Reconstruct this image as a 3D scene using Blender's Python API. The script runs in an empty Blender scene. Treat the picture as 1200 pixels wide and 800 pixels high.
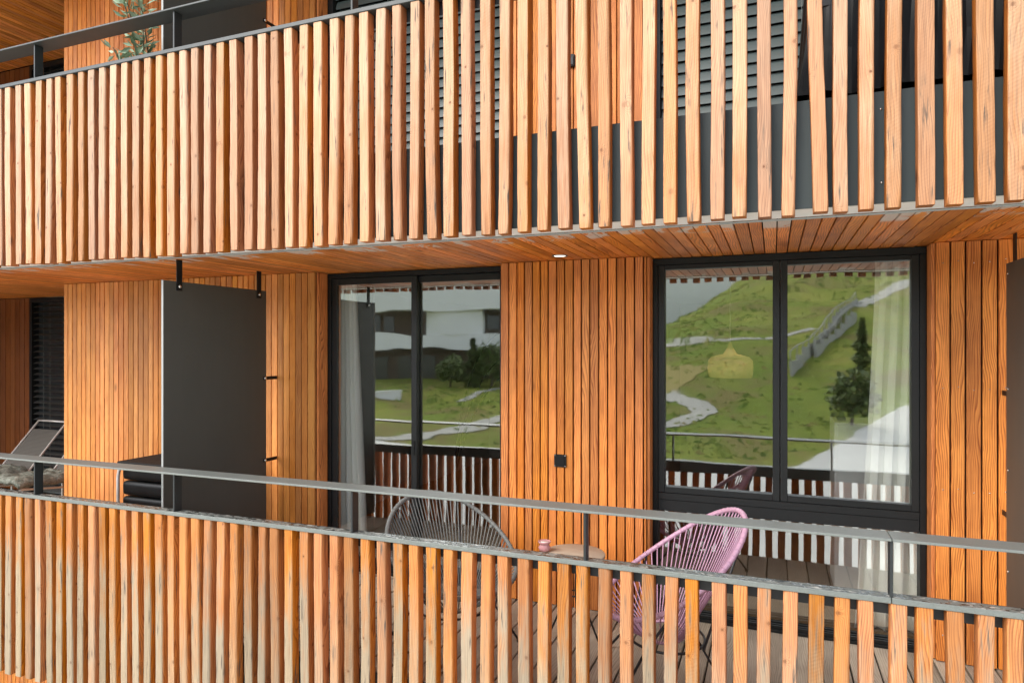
import bpy, bmesh, math, random
from math import sin, cos, tan, pi, radians, sqrt, exp
from mathutils import Vector, Matrix, noise as mnoise

scene = bpy.context.scene
COL = scene.collection

# ------------------------------------------------------------------ helpers
class MB:
    """collects geometry for ONE mesh object (world coordinates)"""
    def __init__(self):
        self.v = []; self.f = []; self.sm = []
    def add(self, verts, faces, smooth=False):
        o = len(self.v)
        self.v += [tuple(p) for p in verts]
        self.f += [tuple(i + o for i in f) for f in faces]
        self.sm += [smooth] * len(faces)
    def box(self, x0, x1, y0, y1, z0, z1, bev=0.0):
        if bev <= 0:
            v = [(x0,y0,z0),(x1,y0,z0),(x1,y1,z0),(x0,y1,z0),(x0,y0,z1),(x1,y0,z1),(x1,y1,z1),(x0,y1,z1)]
            f = [(0,3,2,1),(4,5,6,7),(0,1,5,4),(1,2,6,5),(2,3,7,6),(3,0,4,7)]
            self.add(v, f); return
        b = min(bev, (x1-x0)*.45, (y1-y0)*.45, (z1-z0)*.45)
        bm = bmesh.new()
        bmesh.ops.create_cube(bm, size=1.0)
        for q in bm.verts:
            q.co = Vector(((x0+x1)/2+q.co.x*(x1-x0), (y0+y1)/2+q.co.y*(y1-y0), (z0+z1)/2+q.co.z*(z1-z0)))
        bmesh.ops.bevel(bm, geom=list(bm.edges), offset=b, segments=1, affect='EDGES')
        self.bm(bm)
    def bm(self, bm, smooth=False):
        bm.verts.index_update()
        self.add([q.co[:] for q in bm.verts], [[q.index for q in f.verts] for f in bm.faces], smooth)
        bm.free()
    def prism(self, pts, axis, a0, a1):
        """2D outline extruded along an axis"""
        n = len(pts)
        def P(p, a):
            if axis == 'x': return (a, p[0], p[1])
            if axis == 'y': return (p[0], a, p[1])
            return (p[0], p[1], a)
        v = [P(p, a0) for p in pts] + [P(p, a1) for p in pts]
        f = [tuple(range(n))[::-1], tuple(range(n, 2*n))]
        for i in range(n):
            j = (i+1) % n
            f.append((i, j, n+j, n+i))
        self.add(v, f)
    def tube(self, pts, r, n=8, closed=False, caps=True, smooth=True):
        P = [Vector(p) for p in pts]; m = len(P)
        rr = r if isinstance(r, (list, tuple)) else [r]*m
        V = []; prev = None
        for i in range(m):
            if closed: t = P[(i+1) % m] - P[i-1]
            else: t = P[min(i+1, m-1)] - P[max(i-1, 0)]
            if t.length < 1e-9: t = Vector((0,0,1))
            t.normalize()
            if prev is None:
                a = Vector((0,0,1)) if abs(t.z) < .9 else Vector((1,0,0))
                u = t.cross(a).normalized()
            else:
                u = prev - t*prev.dot(t)
                if u.length < 1e-6: u = t.orthogonal()
                u.normalize()
            prev = u; w = t.cross(u)
            for k in range(n):
                an = 2*pi*k/n
                V.append(P[i] + (u*cos(an) + w*sin(an))*rr[i])
        F = []
        for i in range(m if closed else m-1):
            j = (i+1) % m
            for k in range(n):
                l = (k+1) % n
                F.append((i*n+k, i*n+l, j*n+l, j*n+k))
        if not closed and caps:
            F.append(tuple(range(n))[::-1]); F.append(tuple((m-1)*n+k for k in range(n)))
        self.add(V, F, smooth)
    def lathe(self, prof, c=(0,0,0), n=32, smooth=True):
        V = []; F = []; m = len(prof)
        for (r, z) in prof:
            for k in range(n):
                a = 2*pi*k/n
                V.append((c[0]+r*cos(a), c[1]+r*sin(a), c[2]+z))
        for i in range(m-1):
            for k in range(n):
                l = (k+1) % n
                F.append((i*n+k, i*n+l, (i+1)*n+l, (i+1)*n+k))
        self.add(V, F, smooth)
        if prof[0][0] > 1e-5: self.add([V[k] for k in range(n)], [tuple(range(n))[::-1]])
        if prof[-1][0] > 1e-5: self.add([V[(m-1)*n+k] for k in range(n)], [tuple(range(n))])
    def build(self, name, mat, parent=None):
        o0 = Vector((0,0,0))
        if parent is not None:
            o0 = wloc(parent)
        me = bpy.data.meshes.new(name)
        me.from_pydata([(a[0]-o0.x, a[1]-o0.y, a[2]-o0.z) for a in self.v], [], self.f)
        me.polygons.foreach_set('use_smooth', self.sm)
        me.update()
        me.materials.append(mat)
        ob = bpy.data.objects.new(name, me)
        COL.objects.link(ob)
        if parent is not None: ob.parent = parent
        return ob

def wloc(o):
    p = Vector(o.location)
    while o.parent is not None:
        o = o.parent; p = p + Vector(o.location)
    return p

def tag(o, label=None, cat=None, group=None, kind=None):
    if label: o['label'] = label
    if cat: o['category'] = cat
    if group: o['group'] = group
    if kind: o['kind'] = kind
    return o

def thing(name, loc, label, cat, group=None):
    o = bpy.data.objects.new(name, None)
    o.empty_display_size = .1
    o.location = loc
    COL.objects.link(o)
    return tag(o, label, cat, group, 'thing')

def sstep(a, b, x):
    t = max(0., min(1., (x-a)/(b-a)))
    return t*t*(3-2*t)

# ------------------------------------------------------------------ materials
class NT:
    def __init__(self, name):
        self.m = bpy.data.materials.new(name); self.m.use_nodes = True
        self.t = self.m.node_tree; self.t.nodes.clear()
        self.out = self.t.nodes.new('ShaderNodeOutputMaterial')
    def n(self, typ, **kw):
        q = self.t.nodes.new(typ)
        for k, v in kw.items():
            if k.startswith('i_'):
                key = k[2:]
                key = int(key) if key.isdigit() else key.replace('_', ' ')
                q.inputs[key].default_value = v
            else: setattr(q, k, v)
        return q
    def l(self, a, b): self.t.links.new(a, b)
    def math(self, op, a, b=None, c=None, clamp=False):
        q = self.n('ShaderNodeMath', operation=op); q.use_clamp = clamp
        for i, x in enumerate((a, b, c)):
            if x is None: continue
            if isinstance(x, (int, float)): q.inputs[i].default_value = x
            else: self.l(x, q.inputs[i])
        return q.outputs[0]
    def mix(self, fac, a, b, blend='MIX'):
        q = self.n('ShaderNodeMix', data_type='RGBA', blend_type=blend)
        for s, x in ((q.inputs[0], fac), (q.inputs[6], a), (q.inputs[7], b)):
            if isinstance(x, (int, float)): s.default_value = x
            elif isinstance(x, tuple): s.default_value = (*x, 1) if len(x) == 3 else x
            else: self.l(x, s)
        return q.outputs[2]
    def ramp(self, fac, stops, interp='LINEAR'):
        q = self.n('ShaderNodeValToRGB'); r = q.color_ramp; r.interpolation = interp
        while len(r.elements) > 1: r.elements.remove(r.elements[-1])
        for i, (p, c) in enumerate(stops):
            e = r.elements[0] if i == 0 else r.elements.new(p)
            e.position = p; e.color = (c, c, c, 1) if isinstance(c, (int, float)) else (*c, 1)
        self.l(fac, q.inputs[0]); return q.outputs[0]
    def noise(self, vec, scale, detail=3, rough=.55, dist=0):
        q = self.n('ShaderNodeTexNoise', i_Scale=scale, i_Detail=detail, i_Roughness=rough, i_Distortion=dist)
        if vec is not None: self.l(vec, q.inputs['Vector'])
        return q.outputs[0]
    def mapping(self, vec, scale=(1,1,1), loc=(0,0,0), rot=(0,0,0)):
        q = self.n('ShaderNodeMapping'); self.l(vec, q.inputs[0])
        q.inputs['Scale'].default_value = scale; q.inputs['Location'].default_value = loc; q.inputs['Rotation'].default_value = rot
        return q.outputs[0]
    def bsdf(self, color, rough=.6, metal=0, spec=.4, bump=None, bstr=.3, bdist=.002, **kw):
        p = self.n('ShaderNodeBsdfPrincipled')
        for key, x in (('Base Color', color), ('Roughness', rough), ('Metallic', metal), ('Specular IOR Level', spec)):
            if isinstance(x, (int, float)): p.inputs[key].default_value = x
            elif isinstance(x, tuple): p.inputs[key].default_value = (*x, 1)
            else: self.l(x, p.inputs[key])
        for k, v in kw.items(): p.inputs[k.replace('_', ' ')].default_value = v
        if bump is not None:
            b = self.n('ShaderNodeBump', i_Strength=bstr, i_Distance=bdist)
            self.l(bump, b.inputs['Height']); self.l(b.outputs[0], p.inputs['Normal'])
        self.l(p.outputs[0], self.out.inputs[0])
        return p

def wood(name, early, late, axis='z', per='island', hue=.016, val=.22, ring=.006, rough=.55, knots=.8, weather_shade=None, saw=0., amount=1.0, darks=None, ends=None):
    """sawn softwood: growth rings cut lengthwise, fine fibre, knots, board to board variation"""
    N = NT(name)
    tc = N.n('ShaderNodeTexCoord')
    if per == 'island':
        rnd = N.n('ShaderNodeNewGeometry').outputs['Random Per Island']
    else:
        rnd = N.n('ShaderNodeObjectInfo').outputs['Random']
    w = N.n('ShaderNodeTexWhiteNoise', noise_dimensions='1D'); N.l(rnd, w.inputs['W'])
    off = N.n('ShaderNodeVectorMath', operation='SCALE'); N.l(w.outputs['Color'], off.inputs[0]); off.inputs['Scale'].default_value = 23.0
    p = N.n('ShaderNodeVectorMath', operation='ADD'); N.l(tc.outputs['Object'], p.inputs[0]); N.l(off.outputs[0], p.inputs[1])
    P = p.outputs[0]
    L = {'x': (.05,1,1), 'y': (1,.05,1), 'z': (1,1,.05)}[axis]
    S = lambda k: tuple(1. if q == 1 else k for q in L)
    # growth rings
    big = N.noise(N.mapping(P, S(.22)), 5.0, 2, .5)
    wig = N.noise(N.mapping(P, S(.10)), 30.0, 2, .5)
    sx = N.n('ShaderNodeSeparateXYZ'); N.l(P, sx.inputs[0])
    ax = {'x': (1, 2), 'y': (0, 2), 'z': (0, 1)}[axis]
    d = N.math('ADD', sx.outputs[ax[0]], N.math('MULTIPLY', sx.outputs[ax[1]], .6))
    d = N.math('ADD', d, N.math('MULTIPLY', big, .16))
    d = N.math('ADD', d, N.math('MULTIPLY', wig, .012))
    kd = None
    if per == 'object':
        # knots scattered along the batten; the rings swirl round them
        so_ = N.n('ShaderNodeSeparateXYZ'); N.l(tc.outputs['Object'], so_.inputs[0])
        v1 = N.n('ShaderNodeTexVoronoi', voronoi_dimensions='1D', i_Scale=1.0)
        N.l(N.math('ADD', N.math('MULTIPLY', so_.outputs[2], 2.6), N.math('MULTIPLY', rnd, 311.)), v1.inputs['W'])
        vs = N.n('ShaderNodeSeparateColor'); N.l(v1.outputs['Color'], vs.inputs[0])
        c0 = N.math('MULTIPLY', N.math('SUBTRACT', vs.outputs[0], .6), .12)
        cx = N.math('SUBTRACT', N.math('ADD', so_.outputs[0], so_.outputs[1]), c0)
        dz = N.math('MULTIPLY', v1.outputs['Distance'], .34)
        kd = N.math('SQRT', N.math('ADD', N.math('MULTIPLY', cx, cx), N.math('MULTIPLY', dz, dz)))
        kd = N.math('ADD', kd, N.math('MULTIPLY', N.math('SUBTRACT', N.noise(P, 120., 2, .5), .5), .006))
        kd = N.math('MULTIPLY', kd, N.math('ADD', N.math('MULTIPLY', vs.outputs[2], 1.1), .62))
        kd = N.math('ADD', kd, N.math('MULTIPLY', N.math('LESS_THAN', vs.outputs[1], .5), 1.))
        sw = N.n('ShaderNodeMapRange', i_1=.034, i_2=.004, i_3=0., i_4=1.); sw.interpolation_type = 'SMOOTHSTEP'; N.l(kd, sw.inputs[0])
        d = N.math('ADD', d, N.math('MULTIPLY', sw.outputs[0], .034))
    fr = N.math('FRACT', N.math('DIVIDE', d, ring))
    rings = N.ramp(fr, [(0, 0.), (.55, .35), (.86, 1.), (1., 0.)])
    fib = N.noise(N.mapping(P, S(.03)), 150.0, 3, .65)
    blot = N.noise(N.mapping(P, S(.3)), 9.0, 3, .55)
    g = N.math('ADD', N.math('MULTIPLY', rings, .85*amount), N.math('MULTIPLY', N.math('SUBTRACT', fib, .5), 1.3))
    g = N.math('ADD', g, N.math('MULTIPLY', N.math('SUBTRACT', blot, .5), 1.3))
    g = N.math('ADD', g, .02, clamp=True)
    col = N.mix(g, early, late)
    # board to board
    sc = N.n('ShaderNodeSeparateColor'); N.l(w.outputs['Color'], sc.inputs[0])
    hs = N.n('ShaderNodeHueSaturation')
    N.l(N.math('ADD', N.math('MULTIPLY', N.math('SUBTRACT', sc.outputs[0], .5), hue*2), .5), hs.inputs['Hue'])
    N.l(N.math('ADD', N.math('MULTIPLY', N.math('SUBTRACT', sc.outputs[2], .5), .07), 1.0), hs.inputs['Saturation'])
    N.l(N.math('ADD', N.math('MULTIPLY', N.math('SUBTRACT', sc.outputs[1], .5), val*2), 1.0), hs.inputs['Value'])
    N.l(col, hs.inputs['Color']); col = hs.outputs[0]
    # knots
    vo = N.n('ShaderNodeTexVoronoi', i_Scale=4.2); N.l(N.mapping(P, S(.55)), vo.inputs['Vector'])
    kn = N.ramp(vo.outputs['Distance'], [(0, 1.), (.05, .9), (.085, .4), (.13, 0.)])
    vc = N.n('ShaderNodeSeparateColor'); N.l(vo.outputs['Color'], vc.inputs[0])
    kn = N.math('MULTIPLY', kn, N.math('MULTIPLY', N.math('GREATER_THAN', vc.outputs[0], .45), knots))
    col = N.mix(kn, col, tuple(c*.35 for c in late))
    if kd is not None:
        k2 = N.ramp(N.math('MULTIPLY', kd, 20.), [(0, 1.), (.12, .95), (.19, .35), (.26, .15), (.5, 0.)])
    bumph = N.math('ADD', N.math('MULTIPLY', fib, .6), N.math('MULTIPLY', rings, .25))
    if weather_shade:
        # silver-grey bleaching of outward face plus painted side shade, streaky, black run marks
        zlo, zhi, grey, amt, base, blk = weather_shade
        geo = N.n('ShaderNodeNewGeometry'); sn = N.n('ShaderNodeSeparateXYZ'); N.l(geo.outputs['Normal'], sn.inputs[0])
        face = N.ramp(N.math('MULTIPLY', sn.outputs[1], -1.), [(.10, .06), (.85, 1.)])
        so = N.n('ShaderNodeSeparateXYZ'); N.l(tc.outputs['Object'], so.inputs[0])
        streak = N.noise(N.mapping(P, S(.07)), 62.0, 4, .6)
        patch = N.noise(N.mapping(P, S(.35)), 7.0, 3, .55)
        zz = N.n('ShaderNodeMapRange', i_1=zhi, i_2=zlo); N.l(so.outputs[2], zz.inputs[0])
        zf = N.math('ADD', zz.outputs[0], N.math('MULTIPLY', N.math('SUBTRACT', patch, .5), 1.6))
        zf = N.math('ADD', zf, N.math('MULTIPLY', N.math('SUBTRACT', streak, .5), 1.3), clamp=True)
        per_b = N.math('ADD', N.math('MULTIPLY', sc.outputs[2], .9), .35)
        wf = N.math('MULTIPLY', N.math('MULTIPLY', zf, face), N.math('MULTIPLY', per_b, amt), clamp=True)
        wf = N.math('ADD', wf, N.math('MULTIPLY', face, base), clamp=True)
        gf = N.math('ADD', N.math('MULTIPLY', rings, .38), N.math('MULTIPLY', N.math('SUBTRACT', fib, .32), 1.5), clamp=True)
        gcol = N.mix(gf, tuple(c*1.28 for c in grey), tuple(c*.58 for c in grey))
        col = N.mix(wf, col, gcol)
        bl = N.ramp(streak, [(.58, 0.), (.66, 1.)])
        bl = N.math('MULTIPLY', bl, N.ramp(patch, [(.46, 0.), (.58, 1.)]))
        col = N.mix(N.math('MULTIPLY', bl, blk), col, (.10, .075, .055))
    if weather_shade:
        vv = N.n('ShaderNodeHueSaturation'); N.l(N.math('ADD', N.math('MULTIPLY', sc.outputs[1], .40), .84), vv.inputs['Value'])
        N.l(N.math('ADD', N.math('MULTIPLY', sc.outputs[0], .16), .93), vv.inputs['Saturation']); N.l(col, vv.inputs['Color']); col = vv.outputs[0]
    if darks:
        st = N.noise(N.mapping(P, S(.5)), 3.0, 4, .6)
        col = N.mix(N.math('MULTIPLY', N.ramp(st, [(.5, 0.), (.7, 1.)]), darks[0]), col, darks[1])
    if ends:
        # bleached, flaking board ends towards the open edge
        se = N.n('ShaderNodeSeparateXYZ'); N.l(tc.outputs['Object'], se.inputs[0])
        er = N.n('ShaderNodeMapRange', i_1=ends[1], i_2=ends[0]); N.l(se.outputs[1], er.inputs[0])
        ef = N.math('MULTIPLY', er.outputs[0], N.ramp(N.noise(N.mapping(tc.outputs['Object'], (1, .6, 1)), 9.0, 4, .65, .6), [(.45, 0.), (.53, 1.)]))
        ef = N.math('MULTIPLY', ef, N.math('GREATER_THAN', sc.outputs[1], .45))
        col = N.mix(N.math('MULTIPLY', N.ramp(ef, [(.18, 0.), (.40, .85)]), 1.), col, (.60,.55,.47))
    if kd is not None:
        col = N.mix(N.math('MULTIPLY', k2, N.math('ADD', N.math('MULTIPLY', vs.outputs[2], .5), .35)), col, tuple(c*.45 for c in late))
    if saw > 0:
        # diagonal band-saw marks on some pieces
        mp = N.mapping(P, (1, 1, 1), rot=(radians(20), radians(24), 0))
        wv = N.n('ShaderNodeTexWave', wave_type='BANDS', bands_direction='Z', i_Scale=22.0, i_Distortion=.6, i_Detail=1.0)
        N.l(mp, wv.inputs[0])
        on = N.ramp(sc.outputs[0], [(.35, 0.), (.75, 1.)])
        sm = N.math('MULTIPLY', N.math('MULTIPLY', wv.outputs[1], on), N.ramp(blot, [(.35, .2), (.6, 1.)]))
        col = N.mix(N.math('MULTIPLY', sm, saw), col, tuple(c*.62 for c in late))
        bumph = N.math('ADD', bumph, N.math('MULTIPLY', sm, .3))
    N.bsdf(col, rough, 0, .3, bumph, .45, .0025)
    return N.m

def paint(name, c, rough=.45, spec=.4, var=.12, scale=6., metal=0., bump=.0):
    N = NT(name)
    tc = N.n('ShaderNodeTexCoord')
    a = N.noise(tc.outputs['Object'], scale, 4, .6)
    b = N.noise(N.mapping(tc.outputs['Object'], (1,1,.15)), scale*7, 3, .6)
    f = N.math('ADD', N.math('MULTIPLY', a, .6), N.math('MULTIPLY', b, .4))
    col = N.mix(f, tuple(x*(1-var) for x in c), tuple(min(1, x*(1+var)) for x in c))
    r = N.math('ADD', N.math('MULTIPLY', N.math('SUBTRACT', a, .5), .25), rough, clamp=True)
    N.bsdf(col, r, metal, spec, b if bump else None, bump, .001)
    return N.m

M = {}
M['wall'] = wood('larch_cladding', (.78,.280,.056), (.32,.074,.012), 'z', 'island', .003, .27, .0105, .5, .6, amount=1.1, darks=(.45, (.27,.078,.018)))
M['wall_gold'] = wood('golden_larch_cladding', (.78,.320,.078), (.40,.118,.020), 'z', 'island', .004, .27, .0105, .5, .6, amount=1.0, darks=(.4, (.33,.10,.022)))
M['wall_shaded'] = wood('recess_shade_cladding', (.22,.070,.018), (.11,.032,.008), 'z', 'island', .006, .25, .011, .55, .5)  # shade of the recess put into the board colour
M['soffit'] = wood('larch_soffit', (.84,.300,.060), (.36,.090,.014), 'y', 'island', .003, .26, .013, .5, .9, darks=(.55, (.24,.060,.015)), amount=1.15, ends=(.33, .62))
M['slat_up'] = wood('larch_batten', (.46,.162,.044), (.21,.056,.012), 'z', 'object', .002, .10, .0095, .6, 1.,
                    weather_shade=(1.5, -.5, (.50,.300,.178), .80, .42, 1.), saw=.07)
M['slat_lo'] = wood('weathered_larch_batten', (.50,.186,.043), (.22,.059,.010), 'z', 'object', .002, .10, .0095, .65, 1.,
                    weather_shade=(.35, 1.20, (.29,.222,.145), 1.3, .12, 1.), saw=.05)
M['deck'] = wood('weathered_decking', (.42,.355,.275), (.23,.19,.145), 'y', 'island', .003, .16, .012, .75, .6, darks=(.35, (.16,.125,.095)))
M['reveal'] = M['wall']

def galv_mat(name, wet):
    N = NT(name); tc = N.n('ShaderNodeTexCoord'); P = tc.outputs['Object']
    a = N.noise(P, 3.0, 4, .6); b = N.noise(N.mapping(P, (.7,1.4,1)), 34., 3, .55, .4)
    c = N.noise(P, 140., 2, .5)
    col = N.mix(a, (.155,.168,.152), (.22,.235,.215))
    col = N.mix(N.math('MULTIPLY', N.ramp(c, [(.5, 0.), (.7, 1.)]), .25), col, (.085,.092,.085))
    if wet:
        sep = N.n('ShaderNodeSeparateXYZ'); N.l(N.n('ShaderNodeNewGeometry').outputs['True Normal'], sep.inputs[0])
        up = N.math('GREATER_THAN', sep.outputs[2], .8)
        vo = N.n('ShaderNodeTexVoronoi', feature='SMOOTH_F1', i_Scale=60.0); N.l(N.mapping(P, (.6, 1.6, 1)), vo.inputs['Vector'])
        dr = N.ramp(b, [(.48, 0.), (.56, 1.)])
        m = N.math('MULTIPLY', up, dr)
        col = N.mix(m, col, (.065,.072,.067))
        # pale flecks on the upward faces
        fl = N.math('MULTIPLY', up, N.ramp(N.noise(N.mapping(P, (.45, 1.5, 1)), 55., 3, .55, 1.0), [(.57, 0.), (.66, .8)]))
        col = N.mix(fl, col, (.66,.64,.58))
        met = N.math('SUBTRACT', .38, N.math('MULTIPLY', fl, .36))
        rough = N.math('SUBTRACT', .50, N.math('MULTIPLY', m, .32))
        N.bsdf(col, rough, met, .5, dr, .4, .002)
    else:
        N.bsdf(col, N.math('ADD', N.math('MULTIPLY', a, .25), .36), .28, .5, c, .12, .001)
    return N.m
M['trim_pale'] = paint('pale_zinc_trim', (.34,.35,.33), .5, .4, .15, 5)
M['cap'] = galv_mat('galvanised_cap_wet', True)
M['galv'] = galv_mat('galvanised_steel', False)
M['cap_shaded'] = paint('underside_shade_zinc', (.050,.056,.054), .45, .45, .15, 5)  # upper cap and handrail: underside shade put into the colour
M['steel_dark'] = paint('anthracite_steel', (.022,.025,.025), .45, .4, .15, 5)
M['fascia'] = paint('slate_sheet', (.038,.052,.052), .5, .35, .32, 2.2)
M['panel'] = paint('grey_laminate', (.074,.074,.063), .5, .4, .22, 1.3)
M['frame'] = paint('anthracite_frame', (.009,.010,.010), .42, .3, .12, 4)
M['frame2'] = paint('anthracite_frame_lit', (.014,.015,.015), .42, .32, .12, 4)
M['blind'] = paint('venetian_slat', (.085,.108,.102), .40, .45, .08, 6)
M['blind_dark'] = paint('venetian_slat_dark', (.060,.060,.056), .42, .5, .1, 6)
M['black'] = paint('black_fabric', (.010,.010,.010), .7, .2, .2, 10)
M['black_rod'] = paint('black_powder_coat', (.016,.016,.017), .42, .5, .1, 10)
M['plastic'] = paint('black_foil', (.004,.0045,.0045), .40, .22, .2, 5)
M['chrome'] = paint('steel_tube', (.66,.65,.61), .32, .5, .05, 8, metal=.35)
M['concrete'] = paint('pale_concrete', (.86,.84,.79), .85, .25, .16, 9, bump=.3)
M['room'] = paint('room_plaster', (.55,.53,.48), .85, .2, .06, 2)
M['roomfloor'] = paint('oak_floor', (.26,.17,.10), .5, .3, .15, 3)
M['membrane'] = paint('black_membrane', (.010,.008,.007), .8, .2, .1, 5)
M['curtain'] = paint('curtain_cloth', (.90,.90,.85), .85, .2, .04, 12)
M['grey_cord'] = paint('grey_cord', (.15,.155,.145), .5, .4, .1, 20)
M['pink_cord'] = paint('pink_cord', (.45,.255,.355), .42, .45, .1, 20)
M['pink_rim'] = paint('pink_tube', (.50,.295,.39), .42, .5, .08, 20)
def rattan():
    N = NT('woven_straw'); tc = N.n('ShaderNodeTexCoord')
    w = N.n('ShaderNodeTexWave', wave_type='BANDS', bands_direction='Z', i_Scale=30., i_Distortion=1.2); N.l(tc.outputs['Object'], w.inputs[0])
    col = N.mix(w.outputs[1], (.52,.43,.28), (.72,.62,.45))
    a = N.n('ShaderNodeBsdfDiffuse'); b = N.n('ShaderNodeBsdfTranslucent'); N.l(col, a.inputs[0]); N.l(col, b.inputs[0])
    m = N.n('ShaderNodeMixShader'); m.inputs[0].default_value = .5; N.l(a.outputs[0], m.inputs[1]); N.l(b.outputs[0], m.inputs[2]); N.l(m.outputs[0], N.out.inputs[0])
    return N.m
M['rattan'] = rattan()
M['screw'] = paint('screw_head', (.75,.74,.70), .25, .5, .05, 10, metal=.9)
M['white_render'] = paint('white_render', (.83,.83,.81), .85, .25, .10, .3)
M['far_glass'] = paint('far_window', (.030,.034,.036), .2, .6, .2, 1)
M['far_timber'] = paint('far_timber', (.085,.062,.045), .8, .2, .3, .6)
M['stone'] = paint('grey_stone', (.42,.41,.38), .85, .3, .2, 1.5)
M['fleece'] = None

def fleece():
    N = NT('fleece'); tc = N.n('ShaderNodeTexCoord')
    a = N.noise(tc.outputs['Object'], 22., 4, .7, .8); b = N.noise(tc.outputs['Object'], 90., 3, .7)
    col = N.mix(N.ramp(a, [(.35, 0.), (.65, 1.)]), (.11,.12,.095), (.34,.35,.295))
    N.bsdf(col, .95, 0, .1, N.math('ADD', a, N.math('MULTIPLY', b, .4)), .9, .02)
    return N.m
M['fleece'] = fleece()

def tabletop():
    N = NT('stone_top'); tc = N.n('ShaderNodeTexCoord')
    a = N.noise(N.mapping(tc.outputs['Object'], (1, 3, 1)), 9., 5, .65, .5)
    b = N.noise(tc.outputs['Object'], 60., 3, .6)
    col = N.mix(a, (.33,.27,.20), (.56,.48,.37)); col = N.mix(N.math('MULTIPLY', b, .3), col, (.30,.27,.23))
    N.bsdf(col, .5, 0, .4, b, .15, .001); return N.m
M['top'] = tabletop()

def webbing():
    N = NT('woven_webbing'); tc = N.n('ShaderNodeTexCoord')
    w = N.n('ShaderNodeTexWave', wave_type='BANDS', bands_direction='Z', i_Scale=24., i_Distortion=.4, i_Detail=1.); N.l(tc.outputs['Object'], w.inputs[0])
    a = N.noise(tc.outputs['Object'], 40., 3, .6)
    col = N.mix(w.outputs[1], (.05,.046,.04), (.13,.12,.10)); col = N.mix(N.math('MULTIPLY', a, .4), col, (.10,.09,.08))
    N.bsdf(col, .7, 0, .3, w.outputs[1], .5, .002); return N.m
M['webbing'] = webbing()

def glass():
    """coated double glazing: see-through and strongly mirroring, very slightly wavy"""
    N = NT('coated_glass'); tc = N.n('ShaderNodeTexCoord')
    tr = N.n('ShaderNodeBsdfTransparent'); tr.inputs[0].default_value = (.97,.98,.97,1)
    gl = N.n('ShaderNodeBsdfGlossy', i_Roughness=.02); gl.inputs[0].default_value = (.97,1.,.95,1)
    bp = N.n('ShaderNodeBump', i_Strength=.16, i_Distance=.006)
    N.l(N.noise(N.mapping(tc.outputs['Object'], (.6, 1, 1.5)), 2.4, 2, .4), bp.inputs['Height'])
    N.l(bp.outputs[0], gl.inputs['Normal'])
    fr = N.n('ShaderNodeFresnel', i_IOR=1.5)
    f = N.math('ADD', N.math('MULTIPLY', fr.outputs[0], .7), .35, clamp=True)
    geo = N.n('ShaderNodeNewGeometry'); f = N.math('MULTIPLY', f, N.math('SUBTRACT', 1., geo.outputs['Backfacing']))
    mx = N.n('ShaderNodeMixShader'); N.l(f, mx.inputs[0]); N.l(tr.outputs[0], mx.inputs[1]); N.l(gl.outputs[0], mx.inputs[2])
    N.l(mx.outputs[0], N.out.inputs[0]); return N.m
M['glass'] = glass()

def lampmat(name, c, s):
    N = NT(name); e = N.n('ShaderNodeEmission'); e.inputs[0].default_value = (*c, 1); e.inputs[1].default_value = s
    N.l(e.outputs[0], N.out.inputs[0]); return N.m
M['lamp'] = lampmat('downlight_glow', (1., .93, .80), .9)
M['bulb'] = lampmat('bulb_glow', (1., .90, .74), 11.)

def grass():
    N = NT('alpine_meadow'); tc = N.n('ShaderNodeTexCoord'); P = tc.outputs['Object']
    a = N.noise(N.mapping(P, (1, .55, 1)), .045, 5, .65, .6); b = N.noise(N.mapping(P, (.5, 1.3, 1)), .42, 6, .72, .8); c = N.noise(P, 3.5, 4, .7)
    col = N.mix(N.ramp(a, [(.36, 0.), (.62, 1.)]), (.15,.245,.028), (.47,.45,.09))
    col = N.mix(N.ramp(b, [(.42, 0.), (.62, 1.)]), col, (.26,.34,.05))
    col = N.mix(N.math('MULTIPLY', N.ramp(N.noise(P, .12, 5, .65, .8), [(.50, 0.), (.62, 1.)]), .85), col, (.30,.215,.095))
    col = N.mix(N.math('MULTIPLY', N.ramp(c, [(.38, 0.), (.62, 1.)]), .55), col, (.11,.145,.026))
    N.bsdf(col, .95, 0, .1, N.math('ADD', N.math('MULTIPLY', b, 2.), c), .5, .35); return N.m
M['grass'] = grass()
def ground(name, c1, c2, s):
    N = NT(name); tc = N.n('ShaderNodeTexCoord')
    a = N.noise(tc.outputs['Object'], s, 5, .65); b = N.noise(tc.outputs['Object'], s*14, 3, .6)
    col = N.mix(N.math('ADD', N.math('MULTIPLY', a, .7), N.math('MULTIPLY', b, .3)), c1, c2)
    N.bsdf(col, .9, 0, .2, b, .3, .02); return N.m
M['plaza'] = ground('pale_gravel', (.56,.55,.51), (.78,.77,.72), .4)
M['path'] = ground('gravel_path', (.40,.39,.34), (.58,.56,.50), .6)
M['field'] = ground('dry_field', (.30,.25,.075), (.40,.33,.11), .3)
def leafmat(name, c1, c2):
    N = NT(name); g = N.n('ShaderNodeNewGeometry')
    col = N.mix(g.outputs['Random Per Island'], c1, c2)
    N.bsdf(col, .6, 0, .3); return N.m
M['pine'] = leafmat('pine_needles', (.055,.10,.030), (.20,.25,.075))
M['olive'] = leafmat('olive_leaves', (.15,.235,.14), (.42,.53,.37))
M['bark'] = paint('bark', (.11,.08,.055), .9, .2, .3, 6)

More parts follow.
